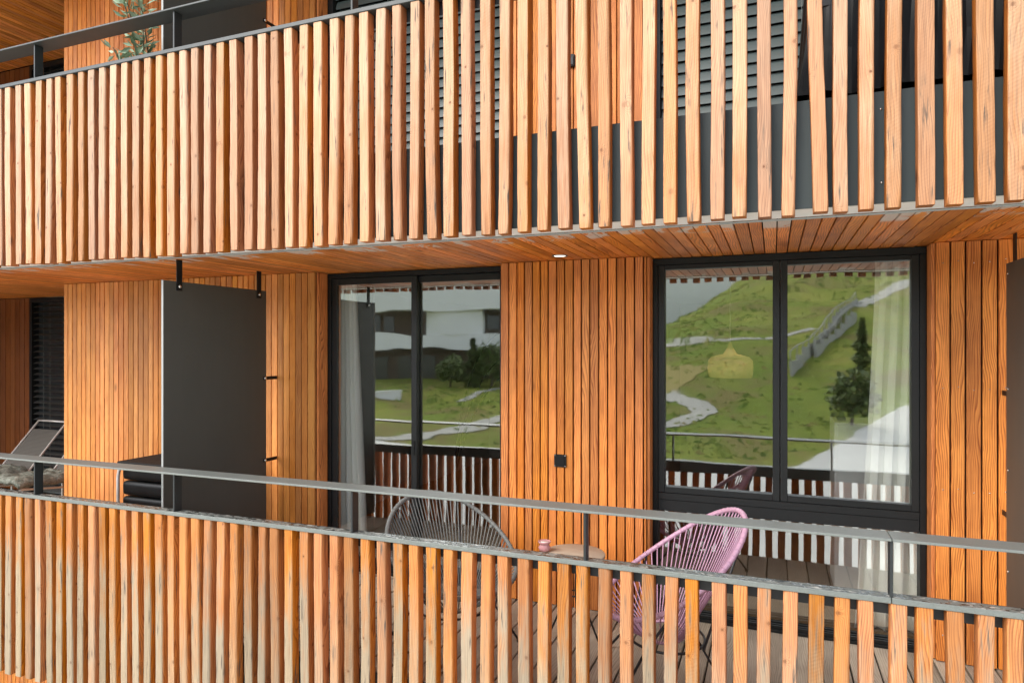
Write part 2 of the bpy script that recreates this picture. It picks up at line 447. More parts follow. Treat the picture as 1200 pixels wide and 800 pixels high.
# ------------------------------------------------------------------ dimensions (metres, lower balcony floor at z = 0, facade plane y = 0)
FOC, DCAM, ZCAM, TH = 788., 3.236, 1.87, radians(21.28)
def ax(u): return tan(math.atan((u-600)/FOC) - TH)
FF = 2.98                      # storey height
YW, YF, YG = 1.394, 1.552, 1.606     # cladding face, frame face, glass face
ZC = 2.485                     # underside of the boarded ceiling
XL, XR = -6.95, 2.05           # the stretch of balustrade that is built
PX = [-6.27, -4.93, -3.60, -2.245, -.876, .465, 1.81]   # handrail posts

rng = random.Random(7)

# ------------------------------------------------------------------ balustrades
U = [5,17,28,40,52.5,64.5,77,89.5,102,114.5,127.5,140.5,154,167,181,195,209.5,223,237.5,252.5,268,285,301,316,332.5,350,367,385,402,421,440,459,479,498,519,540,562,583,605.5,629,652,676,700.5,726,752.5,777,804,832,857.5,887.5,917,947,976,1006,1038,1072.5,1106,1142,1177]
SX = [ax(u)*DCAM if u < 907 else ax(u)*(DCAM+.05) for u in U]
while SX[0] > XL+.1: SX.insert(0, SX[0]-.1055)
while SX[-1] < XR-.13: SX.append(SX[-1]+.1055)

def baluster(name, parent, x0, zb, zt, seed, mat, tilt=0., wane=.5):
    """rough sawn square batten, a little bowed, with waney arrises"""
    r = random.Random(seed)
    w = .0595 + r.uniform(-.0035, .0035); dp = .0655 + r.uniform(-.002, .002)
    nseg = 26
    b1, b2 = r.uniform(-.004, .004), r.uniform(-.0015, .0015)
    ph = r.uniform(0, 6.28)
    cb = [r.uniform(.0015, .006), r.uniform(.002, .009), r.uniform(.002, .006), r.uniform(.002, .006)]
    wav = [r.uniform(.2, 1.) * wane if r.random() < .5 else .08 for _ in range(4)]
    ox, y0 = x0 + w/2, .0055
    V = []; F = []
    for i in range(nseg+1):
        t = i/nseg; z = zb + (zt-zb)*t
        mx = .005*mnoise.noise(Vector((seed*4.7, z*1.4, 8.))) + b1*sin(pi*t) + b2*sin(2*pi*t+ph) + tilt*(.5-t)
        nz = mnoise.noise(Vector((seed*3.1, z*3.0, 0)))*.0012
        my = nz
        C = []
        for k in range(4):
            nn = .5+.5*mnoise.noise(Vector((seed*1.7+k*9.3, z*2.2, k*3.3)))
            n2 = mnoise.noise(Vector((seed*2.9+k*5.1, z*14., k*1.3)))
            C.append(max(.0015, cb[k] + wav[k]*.022*nn**1.6 + .0042*n2))
        hw, hd = w/2, dp/2
        # four rounded arrises: front-left, front-right, back-right, back-left
        ring = []
        for q_, (sx_c, sy_c, a0) in enumerate(((-1, -1, 180), (1, -1, 270), (1, 1, 0), (-1, 1, 90))):
            c_ = C[q_]
            for st in (0, 30, 60, 90):
                an = radians(a0+st)
                ring.append((sx_c*(hw-c_) + c_*cos(an), sy_c*(hd-c_) + c_*sin(an)))
        for (a, b) in ring:
            jx = mnoise.noise(Vector((a*60+seed, z*16, b*60)))*.0009
            V.append((ox+mx+a+jx, y0+hd+my+b, z))
    n = 16
    for i in range(nseg):
        for k in range(n):
            l = (k+1) % n
            F.append((i*n+k, i*n+l, (i+1)*n+l, (i+1)*n+k))
    F.append(tuple(range(n))[::-1]); F.append(tuple(nseg*n+k for k in range(n)))
    o = Vector((ox, y0+dp/2, zb))
    pl = wloc(parent)
    me = bpy.data.meshes.new(name)
    me.from_pydata([(a[0]-o.x, a[1]-o.y, a[2]-o.z) for a in V], [], F)
    me.polygons.foreach_set('use_smooth', [(len(f) == 4 and i_ % 16 % 4 != 3) for i_, f in enumerate(F)])
    me.update(); me.materials.append(mat)
    ob = bpy.data.objects.new(name, me); COL.objects.link(ob)
    ob.parent = parent; ob.location = o - pl
    return ob

def balustrade(zf, label, mat, capmat, railmat, seed, fascia_top, wane):
    root = thing('balustrade', (-2.45, 0, zf), label, 'balustrade', 'slatted balcony balustrades')
    zb, zt = zf-.524, zf+.776
    r = random.Random(seed)
    for i, x in enumerate(SX):
        tl = r.uniform(-.011, .011) if r.random() < .8 else r.uniform(-.02, .02)
        if 946 <= (U[i-(SX.index(ax(U[0])*DCAM))] if 0 <= i-(SX.index(ax(U[0])*DCAM)) < len(U) else 0) <= 948 and zf > 1: tl = .034
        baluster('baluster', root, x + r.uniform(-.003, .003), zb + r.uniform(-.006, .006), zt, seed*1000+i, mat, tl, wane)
    # cap with a joint at one post
    XJ = .465
    for (a, b) in ((XL, XJ-.0015), (XJ+.0015, XR)):
        q = MB(); q.box(a, b, 0, .068, zt+.002, zt+.027, .002); q.build('cap_rail', capmat, root)
        q = MB(); q.box(a, b, -.012, .126, zf+1.044, zf+1.056, .002); q.build('handrail', railmat, root)
    q = MB(); q.box(XL, XR, .0735, .0785, zt-.066, zt+.024); q.build('back_flange', M['steel_dark'], root)
    for x in PX:
        q = MB(); q.box(x-.006, x+.006, .006, .066, zt+.0275, zf+1.0435, .001)
        q.build('post', M['steel_dark'], root)
    # dark sheet over the slab edge, in lengths with open butt joints
    q = MB(); x = XL
    for ln in (2.4, 2.4, 2.4, 2.4):
        q.box(x, min(x+ln-.004, XR), .078, .082, zf-.4915, fascia_top, 0); x += ln
        if x > XR: break
    q.build('fascia_sheet', M['fascia'], root)
    return root

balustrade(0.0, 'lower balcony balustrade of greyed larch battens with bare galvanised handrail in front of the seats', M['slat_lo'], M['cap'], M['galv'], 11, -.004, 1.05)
up = balustrade(FF, 'upper balcony balustrade of pale sawn larch battens with dark slab edge behind, at the top', M['slat_up'], M['cap_shaded'], M['cap_shaded'], 23, FF-.003, .9)
q = MB()
for (u, z) in ((1032, 2.90), (1033, 2.58), (247, 3.76)):
    if u < 300: continue
    xx = ax(u)*(DCAM+.078)
    q.tube([(xx, .0775, z), (xx, .0735, z)], .005, 8)
q.build('screw', M['screw'], up)

# ------------------------------------------------------------------ slabs, decks, ceilings (setting)
def slab(z0, z1, name):
    q = MB(); q.box(-14.5, 6.5, .0845, 8.5, z0, z1); return tag(q.build(name, M['concrete']), kind='structure')
slab(-.4885, -.040, 'floor_slab'); slab(ZC+.022, ZC+.46, 'floor_slab')
slab(ZC+FF+.022, ZC+FF+.46, 'roof_slab')
def decking(z, y1):
    q = MB(); x = -14.4; r = random.Random(int(z*10)+5)
    while x < 6.3:
        w = .146
        q.box(x, x+w, .0865, YF-.012 if x > -6.6 and not (-14 < x < -6.6) else 2.55, z-.024+r.uniform(-.001, .001), z+r.uniform(-.0015, .0015), .003)
        x += w+.010
    return tag(q.build('balcony_floor', M['deck']), kind='structure')
decking(0.0, YF); decking(FF-.004, YF)
def ceiling(z, seed):
    q = MB(); r = random.Random(seed); x = -14.4
    while x < 6.3:
        w = .060 + r.choice((-.004, 0, 0, .004))
        y0 = .315 + r.uniform(-.004, .004)
        j = r.uniform(.5, 1.2) if r.random() < .25 else None     # some boards are butt jointed
        yb = 2.56 if x < -6.60 else YF+.03
        z0 = z + r.uniform(-.0008, .0008)
        q.box(x, x+w, y0, yb, z0, z0+.018, .002)
        x += w+.0065
    return tag(q.build('balcony_ceiling', M['soffit']), kind='structure')
ceiling(ZC, 3); ceiling(ZC+FF, 4)
q = MB(); q.box(-14.5, 6.5, .317, 2.7, ZC+.0192, ZC+.0216); q.box(-14.5, 6.5, .317, 2.7, ZC+FF+.0192, ZC+FF+.0216); q.box(-14.5, 6.5, .0865, 2.7, -.0395, -.030); q.build('gap_shade_sheet', M['membrane'])['kind'] = 'structure'  # black sheets added to darken the open board gaps, in place of shade
q = MB(); q.box(-14.5, 6.5, .0846, .3015, ZC+.0065, ZC+.0215); q.box(-14.5, 6.5, .0846, .3015, ZC+FF+.0065, ZC+FF+.0215); tag(q.build('slab_edge_strip', M['concrete']), kind='structure')
q = MB(); q.box(-10.4, -10.2, .3, 2.56, .004, ZC-.003); q.box(-10.4, -10.2, .3, 2.56, FF+.004, FF+ZC-.003); tag(q.build('added_side_wall', M['wall_shaded']), kind='structure')  # unseen end wall, added to keep sky light out of the recess
# pale board edge trim between bare slab strip and timber
for z in (ZC, ZC+FF):
    q = MB(); q.box(XL, XR, .302, .3125, z-.004, z+.004, .001); tag(q.build('ceiling_trim', M['trim_pale']), kind='structure')

# ------------------------------------------------------------------ timber walls
def wall(label, x0, x1, z0, z1, yw, bw, gap, seed, mat=None, depth=.9, jitter=.003):
    root = thing('timber_wall', ((x0+x1)/2, yw, z0), label, 'wall', 'vertical timber clad walls')
    q = MB(); r = random.Random(seed); x = x0
    while x < x1-.012:
        w = bw + r.uniform(-jitter, jitter)
        if x+w > x1-.02: w = x1-x
        yy = yw + r.uniform(-.0012, .0012)
        q.box(x, x+w, yy, yy+.022, z0+r.uniform(0,.002), z1, .0025)
        x += w+gap
    q.build('cladding', mat or M['wall'], root)
    q = MB(); q.box(x0+.003, x1-.003, yw+.026, yw+depth, z0, z1); q.build('backing', M['membrane'], root)
    return root

XA0, XA1 = -6.60, -3.575
XB0, XB1 = -1.885, -.817
XC0 = .897
zl0, zl1 = .004, ZC-.003
w1 = wall('long golden timber wall left of the grey partition and left glazed door', XA0, XA1, zl0, zl1, YW, .0550, .0080, 31, M['wall_gold'])
w2 = wall('timber wall pier between the two big glazed openings, with the black socket', XB0, XB1, zl0, zl1, YW, .0520, .0100, 32)
w3 = wall('narrow timber wall of wide boards right of the big right window', XC0, 4.5, zl0, zl1, YW, .0675, .0100, 33)
YR = 2.574
XBL = -8.93
w4 = wall('shaded timber wall deep in the recess at the far left', -14.0, XBL, zl0, zl1, YR, .085, .009, 34, M['wall_shaded'])
z0u, z1u = FF+.004, ZC+FF-.003
wall('upper timber wall behind the leafy plant, top left', XA0, XA1, z0u, z1u, YW, .0560, .0070, 41)
wall('upper timber wall pier glimpsed between battens, with small dark outlet', XB0, XB1, z0u, z1u, YW, .0540, .0075, 42)
wall('upper timber wall strip at the right edge behind the battens', XC0, 4.5, z0u, z1u, YW, .0690, .0085, 43)
wall('upper shaded timber wall in the recess, top left corner', -14.0, XBL, z0u, z1u, YR, .085, .009, 44, M['wall_shaded'])
wall('timber wall of the storey below, peeping under the battens at bottom left', -14.0, 4.5, -2.9, -.50, YW, .0560, .0070, 45)
# side cheek of the pier towards the recess + screws on the right pier
q = MB()
for k in range(18):
    a = YW+.03+k*.064
    q.box(XA0-.022, XA0-.001, a, a+.057, zl0, zl1, .002)
q.build('return_cladding', M['wall'], w1)
q = MB()
for k in range(5):
    for z in (.16, .30, 1.02, 1.62, 2.36):
        xx = XC0 + .0345 + k*.0775
        q.tube([(xx, YW+.0005, z+.01*sin(k*2)), (xx, YW-.002, z+.01*sin(k*2))], .0032, 8)
q.build('screw', M['screw'], w3)

# ------------------------------------------------------------------ windows
def window_reveals(root, x0, x1, z0, z1):
    for (a, b) in ((x0-.0005, x0+.0195), (x1-.0195, x1+.0005)):
        q = MB(); q.box(a, b, YW+.030, YF-.004, z0, z1, .002); q.build('reveal_board', M['reveal'], root)

def curtain(name, label, x0t, x1t, x0b, x1b, y, z0, z1, seed):
    r = random.Random(seed); n = 90; m = 14
    V = []; F = []
    ph = r.uniform(0, 6)
    for j in range(m+1):
        t = j/m; z = z1+(z0-z1)*t
        a0 = x0t+(x0b-x0t)*t**1.3; a1 = x1t+(x1b-x1t)*t**1.3
        for i in range(n+1):
            s = i/n
            amp = .020+.018*t
            yy = y + amp*sin(s*2*pi*6.5+ph+.6*sin(t*3)) + .008*sin(s*31+t*4)
            xx = a0+(a1-a0)*s + .006*sin(s*2*pi*13+ph)
            V.append((xx, yy, z))
    for j in range(m):
        for i in range(n):
            F.append((j*(n+1)+i, j*(n+1)+i+1, (j+1)*(n+1)+i+1, (j+1)*(n+1)+i))
    q = MB(); q.add(V, F, True)
    o = q.build(name, M['curtain'])
    md = o.modifiers.new('thick', 'SOLIDIFY'); md.thickness = .003
    return tag(o, label, 'curtain', 'floor length curtains behind the glass', 'thing')

def blind(root, x0, x1, y, z0, z1, mat, pitch=.080, ang=38., cords=()):
    q = MB(); z = z0+.02; ca, sa = cos(radians(ang)), sin(radians(ang))
    while z < z1-.02:
        prof = []
        for k in range(7):
            s = (k/6-.5)*.078; c = .008*(1-(2*k/6-1)**2)
            prof.append((y + s*ca - c*sa*.2 , z - s*sa*-1 + c*ca))
        up_ = [(a, b+.0012) for a, b in prof]
        q.prism(prof+up_[::-1], 'x', x0, x1)
        z += pitch
    b = q.build('blind', mat, root)
    q = MB()
    for xx in cords: q.tube([(xx, y-.046, z0), (xx, y-.046, z1)], .0022, 6)
    if cords: q.build('guide_wire', M['galv'], root)
    q = MB(); q.box(x0, x1, y-.042, y+.042, z0-.016, z0+.010, .003); q.build('bottom_rail', mat, root)

# --- lower left sliding door
d1 = thing('sliding_door', ((XA1+XB0)/2, YF, 0), 'tall two-pane sliding glass door with grey curtain at its left jamb', 'glass door', 'big glazed openings of the lower balcony')
x0, x1 = XA1, XB0
window_reveals(d1, x0, x1, .004, ZC-.004)
fx0, fx1 = x0+.0215, x1-.0215
q = MB(); zt = ZC-.004
q.box(fx0, fx0+.030, YF, YF+.10, .045, zt-.0405, .002); q.box(fx1-.030, fx1, YF, YF+.10, .045, zt-.0405, .002)
q.box(fx0, fx1, YF-.004, YF+.10, zt-.040, zt, .002)
q.build('outer_frame', M['frame'], d1)
q = MB(); q.box(fx0, fx1, YF-.06, YF+.10, .002, .020, .002); q.box(fx0, fx1, YF-.03, YF-.018, .0205, .036, .001); q.box(fx0, fx1, YF+.004, YF+.016, .0205, .036, .001)
q.build('track', M['frame'], d1)
xm = -2.705
for (a, b, yo) in ((fx0+.031, xm+.004, .014), (xm-.052, fx1-.031, .052)):
    q = MB(); s = .050; z0_, z1_ = .0375, zt-.042
    q.box(a, a+s, YF+yo, YF+yo+.036, z0_, z1_, .002); q.box(b-s, b, YF+yo, YF+yo+.036, z0_, z1_, .002)
    q.box(a+s+.0005, b-s-.0005, YF+yo, YF+yo+.036, z1_-.052, z1_, .002); q.box(a+s+.0005, b-s-.0005, YF+yo, YF+yo+.036, z0_, z0_+.07, .002)
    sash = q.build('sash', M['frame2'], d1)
    q = MB(); q.box(a+s-.004, b-s+.004, YF+yo+.014, YF+yo+.022, z0_+.066, z1_-.048); q.build('pane', M['glass'], sash)
q = MB(); q.box(xm-.032, xm-.010, YF+.004, YF+.0135, .98, 1.10, .003); q.build('handle', M['frame'], d1)

# --- lower right window: two sashes above a deep transom, fixed light below
d2 = thing('window_door', ((XB1+XC0)/2, YF, 0), 'wide two-sash window with deep dark transom and low pane, mirroring the green hillside', 'window', 'big glazed openings of the lower balcony')
x0, x1 = XB1, XC0
window_reveals(d2, x0, x1, .004, ZC-.004)
fx0, fx1 = x0+.0215, x1-.0215
q = MB()
q.box(fx0, fx0+.034, YF, YF+.10, .045, zt-.0455, .002); q.box(fx1-.034, fx1, YF, YF+.10, .045, zt-.0455, .002)
q.box(fx0, fx1, YF-.004, YF+.10, zt-.045, zt, .002)
q.build('outer_frame', M['frame'], d2)
q = MB(); q.box(fx0, fx1, YF-.085, YF+.10, .002, .020, .002)
for k in (-.072, -.040, .004): q.box(fx0, fx1, YF+k, YF+k+.014, .0205, .044, .001)
q.build('track', M['frame'], d2)
q = MB(); q.box(fx0+.035, fx1-.035, YF+.010, YF+.075, .712, .790, .002); q.box(fx0+.035, fx1-.035, YF+.004, YF+.075, .791, .838, .002)
for k in range(7):
    xx = fx0+.14+k*.235
    q.box(xx, xx+.03, YF+.0015, YF+.0035, .812, .819)
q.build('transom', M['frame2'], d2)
xm = .038
for (a, b) in ((fx0+.0345, xm-.002), (xm+.002, fx1-.0345)):
    q = MB(); s = .044; z0_, z1_ = .840, zt-.046
    q.box(a, a+s, YF+.012, YF+.06, z0_, z1_, .002); q.box(b-s, b, YF+.012, YF+.06, z0_, z1_, .002)
    q.box(a+s+.0005, b-s-.0005, YF+.012, YF+.06, z1_-.030, z1_, .002); q.box(a+s+.0005, b-s-.0005, YF+.012, YF+.06, z0_, z0_+.040, .002)
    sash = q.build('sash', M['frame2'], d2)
    q = MB(); q.box(a+s-.004, b-s+.004, YF+.050, YF+.058, z0_+.036, z1_-.026); q.build('pane', M['glass'], sash)
q = MB(); q.box(fx0+.030, fx1-.030, YF+.050, YF+.058, .040, .716); q.build('pane', M['glass'], d2)

# --- recess window with lowered dark blind (far left)
def recess_window(z, label):
    r_ = thing('recess_window', (-7.8, YR, z), label, 'window', 'windows with lowered venetian blinds')
    q = MB(); q.box(XBL+.002, -6.62, YR+.09, YR+.12, z+.004, z+ZC-.003); q.build('pane', M['far_glass'], r_)
    q = MB(); q.box(XBL+.002, XBL+.05, YR-.004, YR+.088, z+.004, z+ZC-.003, .002); q.box(XBL+.05, -6.62, YR-.004, YR+.088, z+ZC-.06, z+ZC-.0035, .002)
    q.build('outer_frame', M['frame'], r_)
    blind(r_, XBL+.07, -6.63, YR+.040, z+.05, z+ZC-.065, M['blind_dark'], .072, 20., (XBL+.28, XBL+.40))
recess_window(0, 'recessed window with lowered black venetian blind behind the loungers')
recess_window(FF, 'upper recessed window with dark blind in the top left corner')

# --- upper windows with lowered blinds
def upper_window(x0, x1, label, cords):
    r_ = thing('shuttered_window', ((x0+x1)/2, YF, FF), label, 'window', 'windows with lowered venetian blinds')
    window_reveals(r_, x0, x1, FF+.004, FF+ZC-.004)
    fx0, fx1 = x0+.0215, x1-.0215; z0_, z1_ = FF+.004, FF+ZC-.004
    q = MB(); q.box(fx0, fx0+.05, YF, YF+.10, z0_, z1_, .002); q.box(fx1-.05, fx1, YF, YF+.10, z0_, z1_, .002); q.box(fx0+.051, fx1-.051, YF, YF+.10, z1_-.08, z1_, .002)
    q.build('outer_frame', M['frame'], r_)
    q = MB(); q.box(fx0+.04, fx1-.04, YF+.102, YF+.125, z0_, z1_-.01); q.build('pane', M['far_glass'], r_)
    blind(r_, fx0+.054, fx1-.054, YF+.045, FF+.10, z1_-.085, M['blind'], .080, 73., cords)
upper_window(XA1, XB0, 'upper left window with grey-green blind slats, behind the battens', (-3.25, -2.96, -2.1))
upper_window(XB1, XC0, 'upper right window with grey-green blind slats, behind the battens', (-.55, .17, .35))

# ------------------------------------------------------------------ rooms behind the glass (setting)
def shell(name, m, *b):
    q = MB(); q.box(*b); return tag(q.build(name, m), kind='structure')
shell('room_floor', M['roomfloor'], -7.0, 3.2, YF+.102, 7.0, -.038, .004)
shell('room_ceiling', M['room'], -7.0, 3.2, YF+.104, 7.0, ZC-.001, ZC+.020)
shell('room_wall', M['room'], -7.0, 3.2, 7.002, 7.2, -.03, ZC)
shell('room_wall', M['room'], -4.6, -4.4, YW+.902, 7.0, .006, ZC-.003)
shell('room_wall', M['room'], 3.0, 3.19, YW+.902, 7.0, .006, ZC-.003)
shell('room_wall', M['room'], -1.45, -1.30, YW+.902, 7.0, .006, ZC-.003)

curtain('curtain', 'pale grey curtain bunched at the left jamb of the sliding door', -3.66, -3.395, -3.72, -3.285, 1.735, .02, 2.46, 5)
curtain('curtain', 'white sheer curtain at the right side of the wide window', .625, 1.06, .50, 1.08, 1.745, .02, 2.46, 6)

# pendant lamp in the right room
pl = thing('pendant_lamp', (-.38, 3.35, 2.48), 'woven straw pendant lamp on a pale cord behind the right window', 'lamp')
q = MB(); q.tube([(-.38, 3.35, 2.48), (-.38, 3.35, 1.88)], .005, 8); q.build('cord', M['curtain'], pl)
q = MB(); q.lathe([(.012, 1.90), (.022, 1.86), (.06, 1.795), (.17, 1.765), (.197, 1.73), (.205, 1.66), (.192, 1.575), (.188, 1.575), (.200, 1.66), (.192, 1.727), (.165, 1.76), (.055, 1.79), (.016, 1.855)], (-.38, 3.35, 0), 40)
q.build('shade', M['rattan'], pl)
q = MB(); q.lathe([(.0, 1.62), (.03, 1.64), (.04, 1.67), (.03, 1.70), (.012, 1.74)], (-.38, 3.35, 0), 16); q.build('bulb', M['bulb'], pl)

# arc lamp in the left room
al = thing('arc_lamp', (-3.05, 2.9, 0), 'black arc floor lamp with thin curved arms inside the left door', 'lamp')
q = MB(); q.lathe([(.14, .004), (.14, .02), (.02, .03)], (-3.05, 2.9, 0), 24); q.build('base', M['black_rod'], al)
for (h, l) in ((1.78, .75), (1.70, .95), (1.98, .6)):
    q = MB(); q.tube([(-3.05+l*(1-cos(t*pi/2*1.0))*1.0, 2.9, .03+h*sin(t*pi/2)) for t in [i/16 for i in range(17)]], .008, 6)
    q.build('arm', M['black_rod'], al)
# bookcase seen through the right window, next to the curtain
cb = thing('cabinet', (.62, 2.6, .004), 'pale low cabinet standing beside the white curtain inside', 'cabinet')
q = MB(); q.box(.42, .95, 2.3, 2.75, .05, 1.30, .006); q.build('carcass', M['white_render'], cb)
q = MB(); q.box(.435, .682, 2.285, 2.299, .07, 1.285, .003); q.box(.688, .935, 2.285, 2.299, .07, 1.285, .003); q.build('door', M['white_render'], cb)
q = MB(); q.box(.44, .93, 2.33, 2.72, .006, .0495); q.build('plinth', M['frame'], cb)

# ------------------------------------------------------------------ partitions
def partition(x, z, y0, y1, label, brackets=True):
    r_ = thing('partition_panel', (x, (y0+y1)/2, z), label, 'partition', 'grey privacy partitions between balconies')
    q = MB(); q.box(x-.006, x+.006, y0, y1, z+.10, z+2.328, .001); q.build('panel_sheet', M['panel'], r_)
    q = MB(); q.box(x-.0075, x+.0075, y0-.006, y0-.0005, z+.10, z+2.328); q.build('lit_edge_strip', M['trim_pale'], r_)  # pale strip paints the lit front edge of the sheet
    for y in (y0+.13, y1-.09):
        q = MB(); q.box(x+.0065, x+.0125, y-.025, y+.025, z+2.262, z+ZC-.002, .001); b = q.build('hanger', M['frame'], r_)
        q = MB(); q.lathe([(.0, .0), (.011, .0), (.013, .004), (.009, .009), (0, .010)], (0,0,0), 14)
        q.v = [(x+.0126+c, y+a, z+2.292+b_) for a, b_, c in q.v]; q.build('bolt', M['screw'], b)
    for zz in (.915, 1.60):
        q = MB(); q.box(x+.0065, x+.0125, y1-.04, YW-.002, z+zz-.014, z+zz+.014, .001); b = q.build('wall_clip', M['frame'], r_)
        q = MB(); q.lathe([(.0, .0), (.012, .0), (.014, .004), (.010, .010), (0, .011)], (0,0,0), 14)
        q.v = [(x+.0126+c, y1-.022+a, z+zz+b_) for a, b_, c in q.v]; q.build('bolt', M['screw'], b)
    return r_
partition(-3.97, 0, .25, 1.268, 'tall dark grey partition panel hung by black straps, left of the sliding door')
partition(-3.97, FF, .25, 1.268, 'upper dark grey partition panel behind the leafy plant')
p3 = partition(1.216, 0, .25, 1.268, 'dark grey partition panel cut by the right picture edge')
q = MB()
for zz in (.62, 1.18, 1.63, 2.27):
    q.tube([(1.2095, 1.232, zz), (1.2055, 1.232, zz)], .007, 10)
q.build('screw', M['screw'], p3)

# ------------------------------------------------------------------ wall fittings
sk = thing('wall_socket', (-1.335, YW, .99), 'square black socket plate with four screws on the middle timber pier', 'socket')
sx_, sz_ = ax(657)*4.63, 1.87-(552.5-405)*4.40/788
sk.location = (sx_, YW, sz_)
q = MB(); q.box(sx_-.045, sx_+.045, YW-.016, YW-.0015, sz_-.045, sz_+.045, .003); q.build('plate', M['frame'], sk)
q = MB(); q.box(sx_-.034, sx_+.034, YW-.020, YW-.0165, sz_-.030, sz_+.034, .003); q.build('lid', M['black'], sk)
q = MB()
for a in (-.038, .038):
    for b in (-.038, .038): q.tube([(sx_+a, YW-.0155, sz_+b), (sx_+a, YW-.018, sz_+b)], .004, 8)
q.build('screw', M['screw'], sk)
ox_, oz_ = ax(671)*4.63, 1.87+(405-42)*4.40/788
ou = thing('wall_outlet', (ox_, YW, oz_), 'small dark outlet box on the upper timber pier', 'outlet')
q = MB(); q.box(ox_-.022, ox_+.022, YW-.028, YW-.0015, oz_-.045, oz_+.045, .006); q.build('housing', M['frame'], ou)
q = MB(); q.box(ox_-.014, ox_+.014, YW-.033, YW-.0285, oz_-.034, oz_+.020, .003); q.build('lid', M['steel_dark'], ou)

dl = thing('downlight', (-1.38, 1.20, ZC), 'round recessed downlight glowing in the timber ceiling', 'ceiling light')
dy = DCAM+1.16
dl.location = (ax(656)*dy, 1.16, ZC)
dx_ = ax(656)*dy
q = MB(); q.lathe([(.040, -.003), (.052, -.006), (.056, -.001)], (dx_, 1.16, ZC), 32); q.build('ring', M['galv'], dl)
q = MB(); q.lathe([(.0, -.0035), (.039, -.0035)], (dx_, 1.16, ZC), 32); q.build('lens', M['lamp'], dl)

# ------------------------------------------------------------------ string chairs
def string_chair(cx, cy, face, cord, rim, label, hb=.475, ws=1., N_=66):
    r_ = thing('string_chair', (cx, cy, 0), label, 'chair', 'round string chairs on the lower balcony')
    def W(p):
        # local: -y is the front
        x, y, z = p
        c, s = cos(face), sin(face)
        return (cx + x*c - y*s, cy + x*s + y*c, z)
    def R(t):
        c = cos(t)
        k = (1+c)/2
        x = .395*ws*sin(t)*(1-.10*c)
        y = -.38 + .79*k + .04*sin(t)**2
        z = .375 + hb*k**1.2
        return Vector((x, y, z))
    def B(t):
        c = cos(t)
        return Vector((.15*sin(t), -.03+.115*c, .225+.012*c))
    q = MB(); n = 72
    q.tube([W(R(2*pi*i/n)) for i in range(n)], .0145, 10, closed=True); q.build('rim', rim, r_)
    q = MB(); q.tube([W(B(2*pi*i/40)) for i in range(40)], .009, 8, closed=True); q.build('bottom_ring', rim, r_)
    q = MB()
    for i in range(N_):
        t = 2*pi*(i+.5)/N_
        a, b = R(t), B(t)
        # wraps: over the rim and down to the ring, sagging a little
        pts = []
        for k in range(6):
            s = k/5; p = a.lerp(b, s); p.z -= .018*sin(pi*s)
            pts.append(W(p))
        q.tube(pts, .0040, 5, caps=False)
        # the wrap round the rim tube
        d = (b-a).normalized()*.006
        e = R(t+.03)
        q.tube([W(a), W(a+(e-a)*.6)], .0165, 7, caps=True)
    q.build('cord_seat', cord, r_)
    hoop = [Vector((.235*sin(2*pi*i/36), -.02+.215*cos(2*pi*i/36), .205)) for i in range(36)]
    q = MB(); q.tube([W(p) for p in hoop], .0075, 8, closed=True); q.build('base_hoop', M['black_rod'], r_)
    for (t, fx, fy) in ((.80, .30, .26), (-.80, -.30, .26), (2.25, .29, -.31), (-2.25, -.29, -.31)):
        h = Vector((.235*sin(t), -.02+.215*cos(t), .205)); f = Vector((fx, fy, .012)); tp = R(t*.82)
        q = MB(); q.tube([W(tp*.985), W(h+Vector((h.x*.12, h.y*.12, 0))), W(f)], .0075, 8)
        leg = q.build('leg', M['black_rod'], r_)
        q = MB(); q.lathe([(.013, .001), (.014, .012), (.010, .02)], W((fx, fy, 0)), 12); q.build('foot', M['black'], leg)
    return r_
string_chair(-.56, .70, -radians(70), M['pink_cord'], M['pink_rim'], 'pink string chair facing left in front of the wide window', .54, 1.14)
string_chair(-1.92, .66, radians(58), M['grey_cord'], M['grey_cord'], 'grey string chair facing right in front of the sliding door', .48, 1.06, 88)

# small table + tealight
tx, ty, tz = ax(673)*4.20, .965, .53
tb = thing('side_table', (tx, ty, 0), 'small round side table with beige top and black rod legs between the chairs', 'table')
q = MB(); q.lathe([(.0, .512), (.190, .512), (.199, .517), (.200, .527), (.194, .533), (.0, .534)], (tx, ty, 0), 56); q.build('tabletop', M['top'], tb)
for k in range(3):
    a = radians(100+120*k); q = MB()
    q.tube([(tx+.13*cos(a), ty+.13*sin(a), .511), (tx+.05*cos(a), ty+.05*sin(a), .27), (tx+.19*cos(a), ty+.19*sin(a), .006)], .0065, 8); q.build('leg', M['black_rod'], tb)
q = MB(); q.tube([(tx+.055*cos(2*pi*i/24), ty+.055*sin(2*pi*i/24), .27) for i in range(24)], .005, 6, closed=True); q.build('brace_ring', M['black_rod'], tb)
cx_, cy_ = ax(637.5)*4.15, .925
M['pinkglass'] = paint('pink_glass', (.50,.24,.24), .15, .6, .2, 30)
M['wax'] = paint('wax', (.80,.72,.68), .5, .4, .05, 20)
cd = thing('tealight_holder', (cx_, cy_, .5345), 'pink glass tealight holder with pale wax at the left rim of the small table', 'candle')
q = MB(); q.lathe([(.026, .0), (.036, .008), (.040, .026), (.030, .040), (.030, .044), (.041, .056), (.043, .064), (.038, .064), (.034, .052), (.0, .050)], (cx_, cy_, .535), 32); q.build('cup', M['pinkglass'], cd)
q = MB(); q.lathe([(.0, .0515), (.031, .0525), (.031, .0575), (.0, .0585)], (cx_, cy_, .535), 24); q.build('wax', M['wax'], cd)

